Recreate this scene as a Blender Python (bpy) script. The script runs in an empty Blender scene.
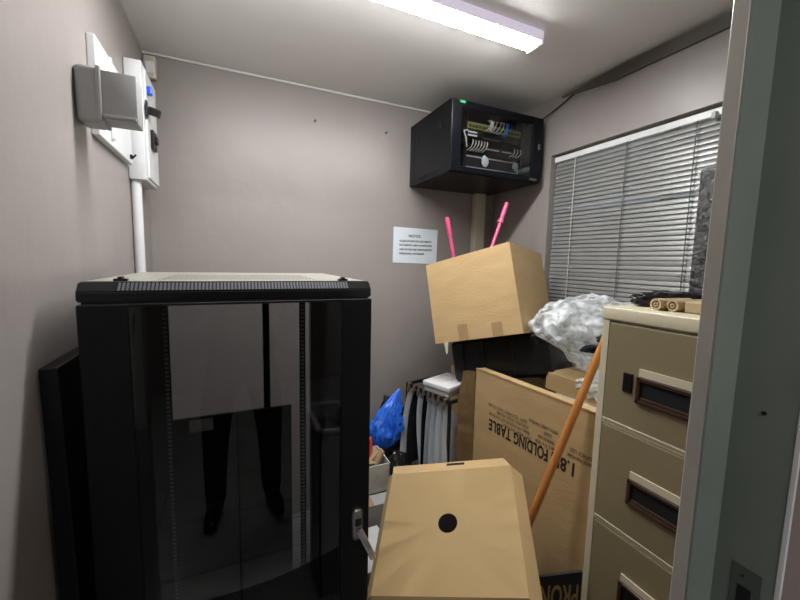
import bpy, bmesh, math, random
from mathutils import Vector, Matrix, noise
random.seed(7)
S = bpy.context.scene
COL = S.collection
PI = math.pi

# ------------------------------------------------------------------ materials
def nt(name):
    m = bpy.data.materials.new(name); m.use_nodes = True
    t = m.node_tree; b = t.nodes['Principled BSDF']
    return m, t, b
def lk(t, a, b): t.links.new(a, b)
def mat(name, c, rough=.5, metal=0, c2=None, scale=8, bump=0, bscale=60, spec=.5, detail=4, emit=0, coat=0, stretch=None, rvar=0):
    m, t, b = nt(name)
    b.inputs['Roughness'].default_value = rough
    b.inputs['Metallic'].default_value = metal
    b.inputs['Specular IOR Level'].default_value = spec
    b.inputs['Coat Weight'].default_value = coat
    b.inputs['Base Color'].default_value = (*c, 1)
    tc = t.nodes.new('ShaderNodeTexCoord'); src = tc.outputs['Object']
    if stretch:
        mp = t.nodes.new('ShaderNodeMapping'); mp.inputs['Scale'].default_value = stretch
        lk(t, src, mp.inputs['Vector']); src = mp.outputs['Vector']
    if c2:
        n = t.nodes.new('ShaderNodeTexNoise'); n.inputs['Scale'].default_value = scale; n.inputs['Detail'].default_value = detail
        r = t.nodes.new('ShaderNodeValToRGB')
        r.color_ramp.elements[0].position = .35; r.color_ramp.elements[1].position = .68
        r.color_ramp.elements[0].color = (*c, 1); r.color_ramp.elements[1].color = (*c2, 1)
        lk(t, src, n.inputs['Vector']); lk(t, n.outputs['Fac'], r.inputs['Fac']); lk(t, r.outputs['Color'], b.inputs['Base Color'])
        if rvar:
            mr = t.nodes.new('ShaderNodeMapRange'); mr.inputs['To Min'].default_value = rough - rvar; mr.inputs['To Max'].default_value = rough + rvar
            lk(t, n.outputs['Fac'], mr.inputs['Value']); lk(t, mr.outputs['Result'], b.inputs['Roughness'])
    if bump:
        n2 = t.nodes.new('ShaderNodeTexNoise'); n2.inputs['Scale'].default_value = bscale; n2.inputs['Detail'].default_value = 3
        bp = t.nodes.new('ShaderNodeBump'); bp.inputs['Strength'].default_value = bump; bp.inputs['Distance'].default_value = .01
        lk(t, src, n2.inputs['Vector']); lk(t, n2.outputs['Fac'], bp.inputs['Height']); lk(t, bp.outputs['Normal'], b.inputs['Normal'])
    if emit:
        b.inputs['Emission Color'].default_value = (*c, 1); b.inputs['Emission Strength'].default_value = emit
    return m

def glass_mat(name, tint, gloss_rough=.0, ior=1.45):
    m = bpy.data.materials.new(name); m.use_nodes = True; t = m.node_tree; t.nodes.clear()
    o = t.nodes.new('ShaderNodeOutputMaterial'); mx = t.nodes.new('ShaderNodeMixShader')
    tr = t.nodes.new('ShaderNodeBsdfTransparent'); tr.inputs['Color'].default_value = (*tint, 1)
    g = t.nodes.new('ShaderNodeBsdfGlossy'); g.inputs['Roughness'].default_value = gloss_rough
    f = t.nodes.new('ShaderNodeFresnel'); f.inputs['IOR'].default_value = ior
    lk(t, f.outputs['Fac'], mx.inputs['Fac']); lk(t, tr.outputs['BSDF'], mx.inputs[1]); lk(t, g.outputs['BSDF'], mx.inputs[2])
    lk(t, mx.outputs['Shader'], o.inputs['Surface'])
    return m

def film_mat(name, c, alpha, scale, rough=.15, bump=.8, var=.25):
    """crumpled plastic film: part see-through, part white haze, glossy"""
    m = bpy.data.materials.new(name); m.use_nodes = True; t = m.node_tree
    b = t.nodes['Principled BSDF']; o = t.nodes['Material Output']
    b.inputs['Base Color'].default_value = (*c, 1); b.inputs['Roughness'].default_value = rough
    b.inputs['Specular IOR Level'].default_value = .7
    tr = t.nodes.new('ShaderNodeBsdfTransparent'); mx = t.nodes.new('ShaderNodeMixShader')
    tc = t.nodes.new('ShaderNodeTexCoord')
    n = t.nodes.new('ShaderNodeTexNoise'); n.inputs['Scale'].default_value = scale; n.inputs['Detail'].default_value = 5; n.inputs['Distortion'].default_value = 1.2
    mr = t.nodes.new('ShaderNodeMapRange'); mr.inputs['From Min'].default_value = .35; mr.inputs['From Max'].default_value = .65
    mr.inputs['To Min'].default_value = max(0, alpha - var); mr.inputs['To Max'].default_value = min(1, alpha + var)
    bp = t.nodes.new('ShaderNodeBump'); bp.inputs['Strength'].default_value = bump; bp.inputs['Distance'].default_value = .012
    lk(t, tc.outputs['Object'], n.inputs['Vector']); lk(t, n.outputs['Fac'], mr.inputs['Value']); lk(t, n.outputs['Fac'], bp.inputs['Height'])
    lk(t, bp.outputs['Normal'], b.inputs['Normal'])
    lk(t, mr.outputs['Result'], mx.inputs['Fac']); lk(t, tr.outputs['BSDF'], mx.inputs[1]); lk(t, b.outputs['BSDF'], mx.inputs[2])
    lk(t, mx.outputs['Shader'], o.inputs['Surface'])
    return m

def tile_mat():
    m, t, b = nt('grey_floor_tiles')
    tc = t.nodes.new('ShaderNodeTexCoord'); br = t.nodes.new('ShaderNodeTexBrick')
    br.offset = 0; br.inputs['Scale'].default_value = 1; br.inputs['Brick Width'].default_value = .4; br.inputs['Row Height'].default_value = .4
    br.inputs['Mortar Size'].default_value = .004; br.inputs['Color1'].default_value = (.30, .30, .305, 1); br.inputs['Color2'].default_value = (.34, .34, .34, 1)
    br.inputs['Mortar'].default_value = (.05, .05, .05, 1)
    n = t.nodes.new('ShaderNodeTexNoise'); n.inputs['Scale'].default_value = 9; n.inputs['Detail'].default_value = 6
    mx = t.nodes.new('ShaderNodeMix'); mx.data_type = 'RGBA'; mx.blend_type = 'MULTIPLY'; mx.inputs[0].default_value = .5
    lk(t, tc.outputs['Object'], br.inputs['Vector']); lk(t, tc.outputs['Object'], n.inputs['Vector'])
    lk(t, br.outputs['Color'], mx.inputs[6]); lk(t, n.outputs['Fac'], mx.inputs[7]); lk(t, mx.outputs[2], b.inputs['Base Color'])
    b.inputs['Roughness'].default_value = .3
    return m

def wall_mat(name, c, c2, rough):
    """painted plaster with patchy sheen, roller marks and small scuffs"""
    m, t, b = nt(name)
    tc = t.nodes.new('ShaderNodeTexCoord')
    n = t.nodes.new('ShaderNodeTexNoise'); n.inputs['Scale'].default_value = 2.3; n.inputs['Detail'].default_value = 7; n.inputs['Roughness'].default_value = .6
    r = t.nodes.new('ShaderNodeValToRGB'); r.color_ramp.elements[0].position = .3; r.color_ramp.elements[1].position = .7
    r.color_ramp.elements[0].color = (*c, 1); r.color_ramp.elements[1].color = (*c2, 1)
    mr = t.nodes.new('ShaderNodeMapRange'); mr.inputs['To Min'].default_value = rough - .06; mr.inputs['To Max'].default_value = rough + .1
    n2 = t.nodes.new('ShaderNodeTexNoise'); n2.inputs['Scale'].default_value = 55; n2.inputs['Detail'].default_value = 3
    n3 = t.nodes.new('ShaderNodeTexNoise'); n3.inputs['Scale'].default_value = 5; n3.inputs['Detail'].default_value = 2
    ad = t.nodes.new('ShaderNodeMath'); ad.operation = 'MULTIPLY_ADD'; ad.inputs[1].default_value = .12
    bp = t.nodes.new('ShaderNodeBump'); bp.inputs['Strength'].default_value = .35; bp.inputs['Distance'].default_value = .012
    for k in (n, n2, n3): lk(t, tc.outputs['Object'], k.inputs['Vector'])
    lk(t, n.outputs['Fac'], r.inputs['Fac']); lk(t, r.outputs['Color'], b.inputs['Base Color'])
    lk(t, n.outputs['Fac'], mr.inputs['Value']); lk(t, mr.outputs['Result'], b.inputs['Roughness'])
    lk(t, n2.outputs['Fac'], ad.inputs[0]); lk(t, n3.outputs['Fac'], ad.inputs[2])
    lk(t, ad.outputs[0], bp.inputs['Height']); lk(t, bp.outputs['Normal'], b.inputs['Normal'])
    return m

M = dict(
    wall=wall_mat('mauve_grey_paint', (.29, .263, .252), (.322, .293, .28), .38),
    ceil=wall_mat('off_white_ceiling_paint', (.83, .83, .81), (.88, .88, .86), .6),
    hall=wall_mat('corridor_paint', (.20, .165, .16), (.23, .19, .185), .5),
    floor=tile_mat(),
    black=mat('black_powder_coat', (.003, .0035, .005), .34, spec=.28, c2=(.0045, .005, .0065), scale=30, bump=.06, bscale=400),
    blackgl=mat('black_gloss_paint', (.003, .004, .0065), .3, spec=.2),
    blackpl=mat('black_plastic', (.006, .006, .007), .4, spec=.35, c2=(.010, .010, .011), scale=20),
    lidm=mat('dusty_black_gloss', (.008, .009, .011), .18, spec=.4),
    rail=mat('grey_steel_rail', (.16, .16, .17), .35, .7),
    hole=mat('dark_slot', (.004, .004, .006), .8),
    zinc=mat('zinc_metal', (.55, .55, .56), .3, 1, c2=(.45, .45, .46), scale=40),
    chrome=mat('chrome', (.8, .8, .82), .12, 1),
    white=mat('white_plastic', (.72, .74, .76), .35, c2=(.68, .70, .72), scale=10),
    paper=mat('white_paper', (.72, .80, .86), .7, c2=(.68, .77, .84), scale=12),
    cream=mat('cream_plastic', (.55, .52, .42), .45),
    greypl=mat('grey_plastic', (.27, .275, .28), .42, c2=(.30, .305, .31), scale=7),
    card=mat('brown_cardboard', (.50, .345, .165), .75, c2=(.56, .39, .195), scale=6, bump=.12, bscale=45, stretch=(1, 1, 3)),
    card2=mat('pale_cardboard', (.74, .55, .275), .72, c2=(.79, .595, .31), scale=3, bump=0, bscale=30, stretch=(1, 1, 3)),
    cardedge=mat('cardboard_edge', (.33, .21, .095), .8, c2=(.40, .27, .13), scale=25),
    tape=mat('brown_tape', (.38, .26, .13), .25, c2=(.42, .29, .15), scale=18),
    ink=mat('black_ink', (.015, .013, .012), .6),
    fadeink=mat('faded_ink', (.20, .14, .075), .7),
    yellowink=mat('yellow_ochre_ink', (.42, .30, .11), .6),
    blackcard=mat('black_printed_card', (.010, .010, .012), .55),
    cabcream=mat('cream_enamel', (.60, .55, .40), .38, c2=(.64, .585, .43), scale=6, bump=.04, bscale=150),
    cabkhaki=mat('khaki_enamel', (.235, .195, .115), .36, c2=(.255, .21, .125), scale=6, bump=.04, bscale=150),
    brownpl=mat('dark_brown_plastic', (.045, .022, .014), .28),
    wood=mat('orange_varnished_wood', (.52, .20, .045), .35, c2=(.62, .27, .075), scale=5, stretch=(14, 14, 1.2), bump=.05),
    pink=mat('pink_plastic', (.80, .10, .26), .35),
    bluebag=mat('blue_plastic_film', (.012, .10, .62), .22, c2=(.03, .18, .78), scale=9, bump=.9, bscale=28),
    blackbag=mat('black_plastic_film', (.012, .012, .014), .2, bump=.9, bscale=22),
    redpl=mat('red_plastic', (.60, .06, .05), .45),
    pocket=mat('silver_grey_vinyl', (.78, .83, .88), .35, c2=(.84, .87, .90), scale=10, bump=.25, bscale=25),
    brass=mat('brass_clip', (.50, .42, .28), .3, 1),
    greenl=mat('green_sticker', (.03, .35, .12), .5),
    jamb=mat('grey_green_enamel', (.20, .235, .21), .36, c2=(.175, .21, .19), scale=9, bump=.1, bscale=25),
    jambrim=mat('worn_taupe_enamel', (.42, .40, .36), .32, c2=(.33, .31, .275), scale=14, bump=.12, bscale=30, stretch=(1, 1, .25)),
    slat=mat('aluminium_slat', (.30, .305, .30), .36, .3, c2=(.27, .275, .27), scale=7),
    cord=mat('blind_cord', (.50, .53, .50), .7),
    cordd=mat('dark_blind_cord', (.10, .10, .10), .7),
    trunk=mat('dark_grey_trim_paint', (.085, .078, .068), .5, c2=(.10, .092, .08), scale=6),
    tube=mat('lamp_diffuser', (1, .99, .965), .4, emit=46),
    lampw=mat('lamp_glowing_lilac_housing', (.72, .66, .80), .35, emit=.28),
    hfill=mat('corridor_fill_diffuser', (1, .97, .92), .4, emit=50),
    olive=mat('olive_panel', (.20, .19, .05), .5),
    wcable=mat('cream_cable', (.62, .60, .52), .45),
    bcable=mat('blue_cable', (.02, .20, .65), .4),
    earth=mat('green_yellow_cable', (.30, .34, .06), .45),
    bluebtn=mat('blue_button', (.01, .09, .75), .35),
    tan=mat('tan_card', (.43, .33, .19), .6, c2=(.48, .37, .22), scale=12),
    aged=mat('aged_white_card', (.60, .60, .55), .7, c2=(.42, .42, .38), scale=14, detail=6),
    bedcol=mat('pale_grey_plastic', (.42, .44, .46), .45),
    glass=glass_mat('smoked_door_glass', (.60, .605, .615), .0, 1.5),
    cglass=glass_mat('cabinet_door_glass', (.93, .94, .95), .0, 1.35),
    wglass=glass_mat('window_glass', (.85, .88, .88)),
    bag=film_mat('clear_crumpled_polythene', (.86, .92, .96), .44, 16),
    wrap=film_mat('clear_bubble_wrap', (.85, .87, .88), .11, 70, .08, 1.0, .11),
    cloth=mat('dark_trousers', (.012, .013, .016), .85),
    shirt=mat('dark_shirt', (.02, .022, .028), .85),
    skin=mat('skin', (.30, .16, .10), .5),
    hair=mat('dark_hair', (.01, .008, .007), .7),
    shoe=mat('black_leather', (.01, .01, .01), .35),
    lockm=mat('lock_grey', (.12, .14, .13), .4, .4),
)

# ------------------------------------------------------------------ mesh helpers
def box(bm, x0, x1, y0, y1, z0, z1, bev=0, seg=2, mx=None):
    m = Matrix.Translation(((x0+x1)/2, (y0+y1)/2, (z0+z1)/2)) @ Matrix.Diagonal((abs(x1-x0), abs(y1-y0), abs(z1-z0), 1))
    if bev:
        t = bmesh.new(); bmesh.ops.create_cube(t, size=1, matrix=m)
        bmesh.ops.bevel(t, geom=t.edges[:], offset=bev, segments=seg, profile=.5, affect='EDGES')
        if mx: bmesh.ops.transform(t, matrix=mx, verts=t.verts)
        me = bpy.data.meshes.new('tmp'); t.to_mesh(me); t.free(); bm.from_mesh(me); bpy.data.meshes.remove(me)
    else:
        bmesh.ops.create_cube(bm, size=1, matrix=(mx @ m) if mx else m)
def B(*a, **k):
    bm = bmesh.new(); box(bm, *a, **k); return bm
def tube(bm, pts, r, n=10, cap=True):
    pts = [Vector(p) for p in pts]
    rr = r if isinstance(r, (list, tuple)) else [r]*len(pts)
    rings = []; up = None
    for i, p in enumerate(pts):
        d = (pts[min(i+1, len(pts)-1)] - pts[max(i-1, 0)]).normalized()
        if up is None:
            up = Vector((0, 0, 1)) if abs(d.z) < .9 else Vector((1, 0, 0))
        a = d.cross(up).normalized(); b2 = a.cross(d).normalized(); up = b2
        rings.append([bm.verts.new(p + (a*math.cos(2*PI*k/n) + b2*math.sin(2*PI*k/n))*rr[i]) for k in range(n)])
    for i in range(len(rings)-1):
        for k in range(n):
            bm.faces.new((rings[i][k], rings[i][(k+1) % n], rings[i+1][(k+1) % n], rings[i+1][k]))
    if cap:
        bm.faces.new(rings[0][::-1]); bm.faces.new(rings[-1])
def T(pts, r, n=10):
    bm = bmesh.new(); tube(bm, pts, r, n); return bm
def curve(pts, k=8):
    """catmull-rom through pts"""
    P = [Vector(p) for p in pts]; out = []
    for i in range(len(P)-1):
        p0, p1, p2, p3 = P[max(i-1, 0)], P[i], P[i+1], P[min(i+2, len(P)-1)]
        for j in range(k):
            t = j/k
            out.append(.5*((2*p1) + (p2-p0)*t + (2*p0-5*p1+4*p2-p3)*t*t + (3*p1-p0-3*p2+p3)*t**3))
    out.append(P[-1]); return out
def ring(bm, c, ax, r0, r1, h, n=28):
    """washer/short pipe: outer r1, inner r0, height h along axis ax"""
    q = Vector((0, 0, 1)).rotation_difference(Vector(ax)).to_matrix(); c = Vector(c)
    V = []
    for (r, z) in ((r0, 0), (r1, 0), (r1, h), (r0, h)):
        V.append([bm.verts.new(c + q @ Vector((r*math.cos(2*PI*k/n), r*math.sin(2*PI*k/n), z))) for k in range(n)])
    for i in range(4):
        for k in range(n):
            bm.faces.new((V[i][k], V[i][(k+1) % n], V[(i+1) % 4][(k+1) % n], V[(i+1) % 4][k]))
def hexa(bm, a, b):
    """solid between quad a (4 pts) and quad b"""
    va = [bm.verts.new(p) for p in a]; vb = [bm.verts.new(p) for p in b]
    bm.faces.new(va[::-1]); bm.faces.new(vb)
    for i in range(4): bm.faces.new((va[i], va[(i+1) % 4], vb[(i+1) % 4], vb[i]))
MW = {}
def obj(name, bm, m, parent=None, smooth=False, local=False):
    if parent is not None and not local and parent.name in MW:
        bmesh.ops.transform(bm, matrix=MW[parent.name].inverted(), verts=bm.verts)
    bmesh.ops.recalc_face_normals(bm, faces=bm.faces[:])
    me = bpy.data.meshes.new(name); bm.to_mesh(me); bm.free()
    me.materials.append(m)
    if smooth:
        me.shade_smooth()
        if smooth != 'all': me.set_sharp_from_angle(angle=math.radians(40))
    o = bpy.data.objects.new(name, me); COL.objects.link(o)
    if parent is not None:
        o.parent = parent
        if parent.name in MW: MW[o.name] = MW[parent.name]
    return o
def thing(name, label, cat, loc=(0, 0, 0), rot=None, group=None):
    o = bpy.data.objects.new(name, None); COL.objects.link(o); o.empty_display_size = .05
    mw = Matrix.Translation(loc) @ (rot.to_4x4() if rot else Matrix())
    o.matrix_basis = mw; MW[o.name] = mw
    o['label'] = label; o['category'] = cat
    if group: o['group'] = group
    return o
def tag(o, label, cat, group=None):
    """single-mesh thing: give it an origin at its base"""
    me = o.data; vs = [v.co for v in me.vertices]
    c = Vector((sum(v.x for v in vs)/len(vs), sum(v.y for v in vs)/len(vs), min(v.z for v in vs)))
    me.transform(Matrix.Translation(-c)); o.location = c
    o['label'] = label; o['category'] = cat
    if group: o['group'] = group
    return o
def struct(name, bm, m, parent=None):
    o = obj(name, bm, m, parent)
    if parent is None: o['kind'] = 'structure'
    return o
def text_bm(s, size, mx, align='LEFT', bold=0, thick=.0004):
    cu = bpy.data.curves.new('t', 'FONT'); cu.body = s; cu.size = size; cu.align_x = align; cu.align_y = 'BOTTOM_BASELINE'
    cu.extrude = thick; cu.offset = bold; cu.space_character = 1.05
    to = bpy.data.objects.new('t', cu); COL.objects.link(to)
    dg = bpy.context.evaluated_depsgraph_get(); dg.update()
    me = bpy.data.meshes.new_from_object(to.evaluated_get(dg))
    bm = bmesh.new(); bm.from_mesh(me); bmesh.ops.transform(bm, matrix=mx, verts=bm.verts)
    bpy.data.objects.remove(to); bpy.data.curves.remove(cu); bpy.data.meshes.remove(me)
    return bm
def fit_bm(s, w, h, bold):
    q = text_bm(s, 1, Matrix(), 'LEFT', bold, .0004)
    xs = [v.co.x for v in q.verts]; ys = [v.co.y for v in q.verts]
    bmesh.ops.transform(q, matrix=Matrix.Diagonal((w/(max(xs)-min(xs)), h/(max(ys)-min(ys)), 1, 1)) @ Matrix.Translation((-min(xs), -min(ys), 0)), verts=q.verts)
    return q
def frame_mx(o, x, y):
    """matrix whose local x,y axes are the given world vectors"""
    x = Vector(x).normalized(); y = Vector(y); y = (y - x*y.dot(x)).normalized(); z = x.cross(y)
    m = Matrix((x, y, z)).transposed().to_4x4(); m.translation = Vector(o); return m
def blob(c, r, amp, fr, seed=0, sub=4, flat=None, fold=0):
    bm = bmesh.new(); bmesh.ops.create_icosphere(bm, subdivisions=sub, radius=1)
    for v in bm.verts:
        d = v.co.normalized(); p = d*fr + Vector((seed*3.1, seed*1.7, seed))
        k = 1 + amp*noise.fractal(p, 1, 2, 4) 
        if fold: k += fold*(abs(noise.noise(p*2.2))*-1 + .2) + fold*.5*(abs(noise.noise(p*5.1))*-1+.2)
        q = Vector((d.x*r[0]*k, d.y*r[1]*k, d.z*r[2]*k))
        if flat is not None and q.z < -flat: q.z = -flat + (q.z+flat)*.08
        v.co = q + Vector(c)
    return bm

# ------------------------------------------------------------------ the room shell
XL, XR, YB, ZC = -.34, 1.58, 2.03, 2.335
YF0, YF1 = .165, .243       # wall with the doorway
struct('floor', B(-1.6, 1.75, -2.6, YB+.1, -.08, 0), M['floor'])
struct('ceiling', B(XL-.1, XR+.14, YF0, YB+.1, ZC, ZC+.08), M['ceil'])
struct('wall_left', B(XL-.1, XL, YF0, YB+.1, 0, ZC), M['wall'])
struct('wall_back', B(XL, XR+.14, YB, YB+.1, 0, ZC), M['wall'])
# right wall with the window opening
WY0, WY1, WZ0, WZ1 = .40, 1.552, .98, 2.034
bm = bmesh.new()
box(bm, XR, XR+.12, YF1, YB, 0, WZ0); box(bm, XR, XR+.12, YF1, YB, WZ1, ZC)
box(bm, XR, XR+.12, YF1, WY0, WZ0, WZ1); box(bm, XR, XR+.12, WY1, YB, WZ0, WZ1)
struct('wall_right', bm, M['wall'])
# front wall: doorway from x=-.30 to x=.544
bm = bmesh.new()
box(bm, .60, XR+.14, YF0, YF1, 0, ZC); box(bm, XL, -.335, YF0, YF1, 0, ZC); box(bm, -.335, .60, YF0, YF1, 2.10, ZC)
struct('wall_front', bm, M['wall'])
# corridor behind the viewer
bm = bmesh.new(); box(bm, XR+.06, XR+.16, -2.6, YF0, 0, ZC+.08); struct('wall_corridor_right', bm, M['hall'])
struct('wall_corridor_left', B(-1.6, -1.5, -2.6, YF0, 0, ZC+.08), M['hall'])
struct('wall_corridor_back', B(-1.6, 1.75, -2.7, -2.6, 0, ZC+.08), M['hall'])
struct('wall_corridor_front', B(-1.6, XL-.1, YF0-.02, YF0+.06, 0, ZC+.08), M['hall'])
struct('wall_corridor_facing', B(.5476, XR+.06, YF0-.0014, YF0, 0, ZC+.08), M['hall'])
struct('ceiling_corridor', B(-1.6, 1.75, -2.6, YF0, ZC, ZC+.08), M['ceil'])
# trims
bm = bmesh.new(); za, zb_ = ZC-.012, ZC-.062
hexa(bm, [(XR-.014, YF1, za), (XR-.014, 1.20, za), (XR-.014, 1.20, zb_), (XR-.014, YF1, zb_)], [(XR, YF1, za), (XR, 1.20, za), (XR, 1.20, zb_), (XR, YF1, zb_)])
hexa(bm, [(XR-.014, 1.20, za), (XR-.006, 1.50, za-.004), (XR-.006, 1.50, za-.012), (XR-.014, 1.20, zb_)], [(XR, 1.20, za), (XR, 1.50, za-.004), (XR, 1.50, za-.012), (XR, 1.20, zb_)])
struct('trim_1', bm, M['trunk'])
bm = bmesh.new(); box(bm, XL, XR, YB-.008, YB, ZC-.007, ZC); struct('trim_2', bm, M['white'])

# window frame and glass
w = thing('window_1', 'x', 'x', (XR+.08, 1, WZ0)); del w['label']; del w['category']; w['kind'] = 'structure'
bm = bmesh.new()
for (a, b_, c, d) in ((WY0, WY1, WZ0, WZ0+.04), (WY0, WY1, WZ1-.04, WZ1), (WY0, WY0+.04, WZ0, WZ1), (WY1-.04, WY1, WZ0, WZ1), (.96, 1.0, WZ0, WZ1)):
    box(bm, XR+.06, XR+.10, a, b_, c, d)
obj('window_frame', bm, M['white'], w)
obj('window_pane', B(XR+.078, XR+.083, WY0+.03, WY1-.03, WZ0+.03, WZ1-.03), M['wglass'], w)

# steel door frame, right jamb, with a lock keep
XJ, XS = .49, .544
d = thing('door_1', 'x', 'x', (XS, .2, 0)); del d['label']; del d['category']; d['kind'] = 'structure'
bm = bmesh.new(); box(bm, XJ, .60, .2265, YF1, 0, 2.06, bev=.0012, seg=1); obj('jamb_rim', bm, M['jambrim'], d)
bm = bmesh.new(); box(bm, XJ+.0003, .60, .2245, .2265, 0, 2.06); obj('door_stop', bm, M['jamb'], d)
bm = bmesh.new(); box(bm, XS, .60, .1685, .2245, 0, 2.12); obj('door_rebate', bm, M['jamb'], d)
bm = bmesh.new(); box(bm, XS-.0008, .5475, .1636, .1685, 0, 2.13, bev=.0006, seg=1); obj('jamb_edge', bm, M['white'], d)
bm = bmesh.new(); box(bm, XS-.0012, XS, .179, .2065, 1.00, 1.10, bev=.0004, seg=1); k = obj('strike_plate', bm, M['lockm'], d)
bm = bmesh.new(); box(bm, XS-.0016, XS-.0010, .187, .200, 1.025, 1.075); obj('latch_hole', bm, M['hole'], k)
bm = bmesh.new()
bmesh.ops.create_cone(bm, cap_ends=True, segments=12, radius1=.0022, radius2=.0022, depth=.002, matrix=Matrix.Translation((XS-.0006, .196, 1.288)) @ Matrix.Rotation(PI/2, 4, 'Y'))
bmesh.ops.create_cone(bm, cap_ends=True, segments=10, radius1=.0014, radius2=.0014, depth=.002, matrix=Matrix.Translation((XS-.0014, .196, 1.088)) @ Matrix.Rotation(PI/2, 4, 'Y'))
obj('screw_hole', bm, M['hole'], d)
bm = bmesh.new(); box(bm, -.335, -.30, .163, YF1, 0, 2.06); obj('jamb_left', bm, M['jamb'], d)
bm = bmesh.new(); box(bm, -.335, .60, .165, YF1, 2.06, 2.12); obj('jamb_head', bm, M['jamb'], d)

# ------------------------------------------------------------------ ceiling lamp
def batten(x0, x1, y0, y1, z, label, dm, group=None):
    t = thing('tube_light', label, 'ceiling light', ((x0+x1)/2, (y0+y1)/2, ZC))
    yc = (y0+y1)/2; hw = (y1-y0)/2
    bm = bmesh.new(); box(bm, x0, x1, y0, y1, z+.022, ZC, bev=.003); box(bm, x0, x1, y0, y0+.004, z+.012, z+.026, bev=.001); box(bm, x0, x1, y1-.004, y1, z+.012, z+.026, bev=.001); obj('housing', bm, M['lampw'], t)
    bm = bmesh.new(); n = 10; A = []
    for x in (x0+.006, x1-.006):
        A.append([bm.verts.new((x, yc - (hw-.0055)*math.cos(PI*k/n), z+.013 - .013*math.sin(PI*k/n)**.6)) for k in range(n+1)])
    for k in range(n): bm.faces.new((A[0][k], A[0][k+1], A[1][k+1], A[1][k]))
    bm.faces.new(A[0]); bm.faces.new(A[1][::-1]); bm.faces.new((A[0][0], A[1][0], A[1][n], A[0][n]))
    obj('diffuser', bm, dm, t, smooth=True)
    for x in (x0, x1):
        bm = bmesh.new(); box(bm, x-.006, x+.006, y0, y1, z, ZC-.001, bev=.004); obj('end_cap', bm, M['lampw'], t)
    return t
batten(-.12, 1.095, 1.155, 1.235, ZC-.048, 'long glowing tube light with a pale lilac housing fixed across the ceiling', M['tube'])

# ------------------------------------------------------------------ server rack with smoked glass door
RX0, RX1, RY0, RY1, RT = -.275, .32, .885, 1.47, 1.3955
rk = thing('server_rack', 'tall black floor standing server rack with smoked glass door and slotted lid', 'server rack', ((RX0+RX1)/2, (RY0+RY1)/2, 0))
bm = bmesh.new()
P = [(-.0, .905, 1.356), (0, .905, 1.3765), (0, .923, RT), (0, RY1+.01, RT), (0, RY1+.01, 1.356)]
A = [bm.verts.new((RX0-.006, p[1], p[2])) for p in P]; C2 = [bm.verts.new((RX1+.006, p[1], p[2])) for p in P]
bm.faces.new(A); bm.faces.new(C2[::-1])
for i in range(5): bm.faces.new((A[i], A[(i+1) % 5], C2[(i+1) % 5], C2[i]))
bmesh.ops.bevel(bm, geom=bm.edges[:], offset=.0025, segments=2, affect='EDGES')
lid = obj('lid', bm, M['lidm'], rk)
bm = bmesh.new(); nsl = 66
sl = Vector((0, .923-.905, RT-1.3765)); ln = sl.length; sl.normalize(); nr = Vector((0, -sl.z, sl.y))
for i in range(nsl):
    x = RX0+.065 + i*(RX1-RX0-.12)/nsl
    mx = frame_mx(Vector((x, .905, 1.3765)) + sl*ln*.5 + nr*.0002, (1, 0, 0), sl)
    box(bm, 0, .0044, -ln*.36, ln*.36, -.002, .0004, mx=mx)
b3 = bmesh.new()
for i in range(nsl+1):
    x = RX0+.065 + i*(RX1-RX0-.12)/nsl - .0040
    box(b3, 0, .0038, -ln*.40, ln*.40, -.001, .0012, mx=frame_mx(Vector((x, .905, 1.3765)) + sl*ln*.5, (1, 0, 0), sl))
q3 = obj('vent_bars', b3, mat('lamplit_grey_bars', (.11, .115, .135), .3), lid); q3['kind'] = 'stuff'  # lighter grey paints in the lamp and window light caught by the slope
vs = obj('vent_slots', bm, M['hole'], lid); vs['kind'] = 'stuff'
bm = bmesh.new()
for j in range(16):
    for i in range(34):
        x = RX0+.12 + i*.0106 + (j % 2)*.005; y = 1.0 + j*.018
        bmesh.ops.create_cone(bm, cap_ends=True, segments=6, radius1=.0032, radius2=.0032, depth=.0012, matrix=Matrix.Translation((x, y, RT+.0004)))
ph = obj('perforation', bm, M['hole'], lid); ph['kind'] = 'stuff'
obj('top_sheet', B(RX0+.002, RX1-.002, .935, RY1-.01, RT-.001, RT+.0008), mat('pale_top_paint', (.34, .335, .29), .35, c2=(.28, .275, .24), scale=14), lid)  # beige-grey sheet, paler than the black lid below it
for x in (RX0+.06, RX1-.06):
    bm = bmesh.new(); box(bm, x-.012, x+.012, .935, .95, RT, RT+.006, bev=.001); box(bm, x-.004, x+.004, .932, .953, RT+.004, RT+.010, bev=.001); obj('lid_clip', bm, M['blackpl'], lid)
for x in (RX0, RX1-.012):
    obj('side_panel', B(x, x+.012, RY0+.022, RY1, .04, 1.346, bev=.002), M['black'], rk)
obj('top_plate', B(RX0+.001, RX1-.001, RY0+.024, RY1, 1.346, 1.3555), M['black'], rk)
obj('base', B(RX0, RX1, RY0+.022, RY1, .0, .06, bev=.004), M['black'], rk)
bm = bmesh.new()
for x0, x1 in ((RX0+.012, RX0+.05), (RX1-.05, RX1-.012)):
    box(bm, x0, x1, RY1-.03, RY1, .05, 1.352); box(bm, x0, x1, RY0+.03, RY0+.06, .05, 1.352)
box(bm, RX0+.012, RX1-.012, RY1-.03, RY1, 1.335, 1.346); obj('corner_frame', bm, M['black'], rk)
def rail(x, y):
    bm = bmesh.new(); box(bm, x-.011, x+.011, y, y+.003, .06, 1.345); box(bm, x-.002, x, y, y+.03, .06, 1.345)
    r_ = obj('mounting_rail', bm, M['black'], rk)
    bm = bmesh.new(); z = .09
    while z < 1.33:
        box(bm, x-.0055, x+.0055, y-.0008, y, z, z+.009); z += .0148
    q = obj('rail_holes', bm, M['bedcol'], r_); q['kind'] = 'stuff'  # pale colour paints the bright wall glimpsed through the holes
for x, y in ((-.207, 1.385), (.229, 1.385)): rail(x, y)
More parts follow.
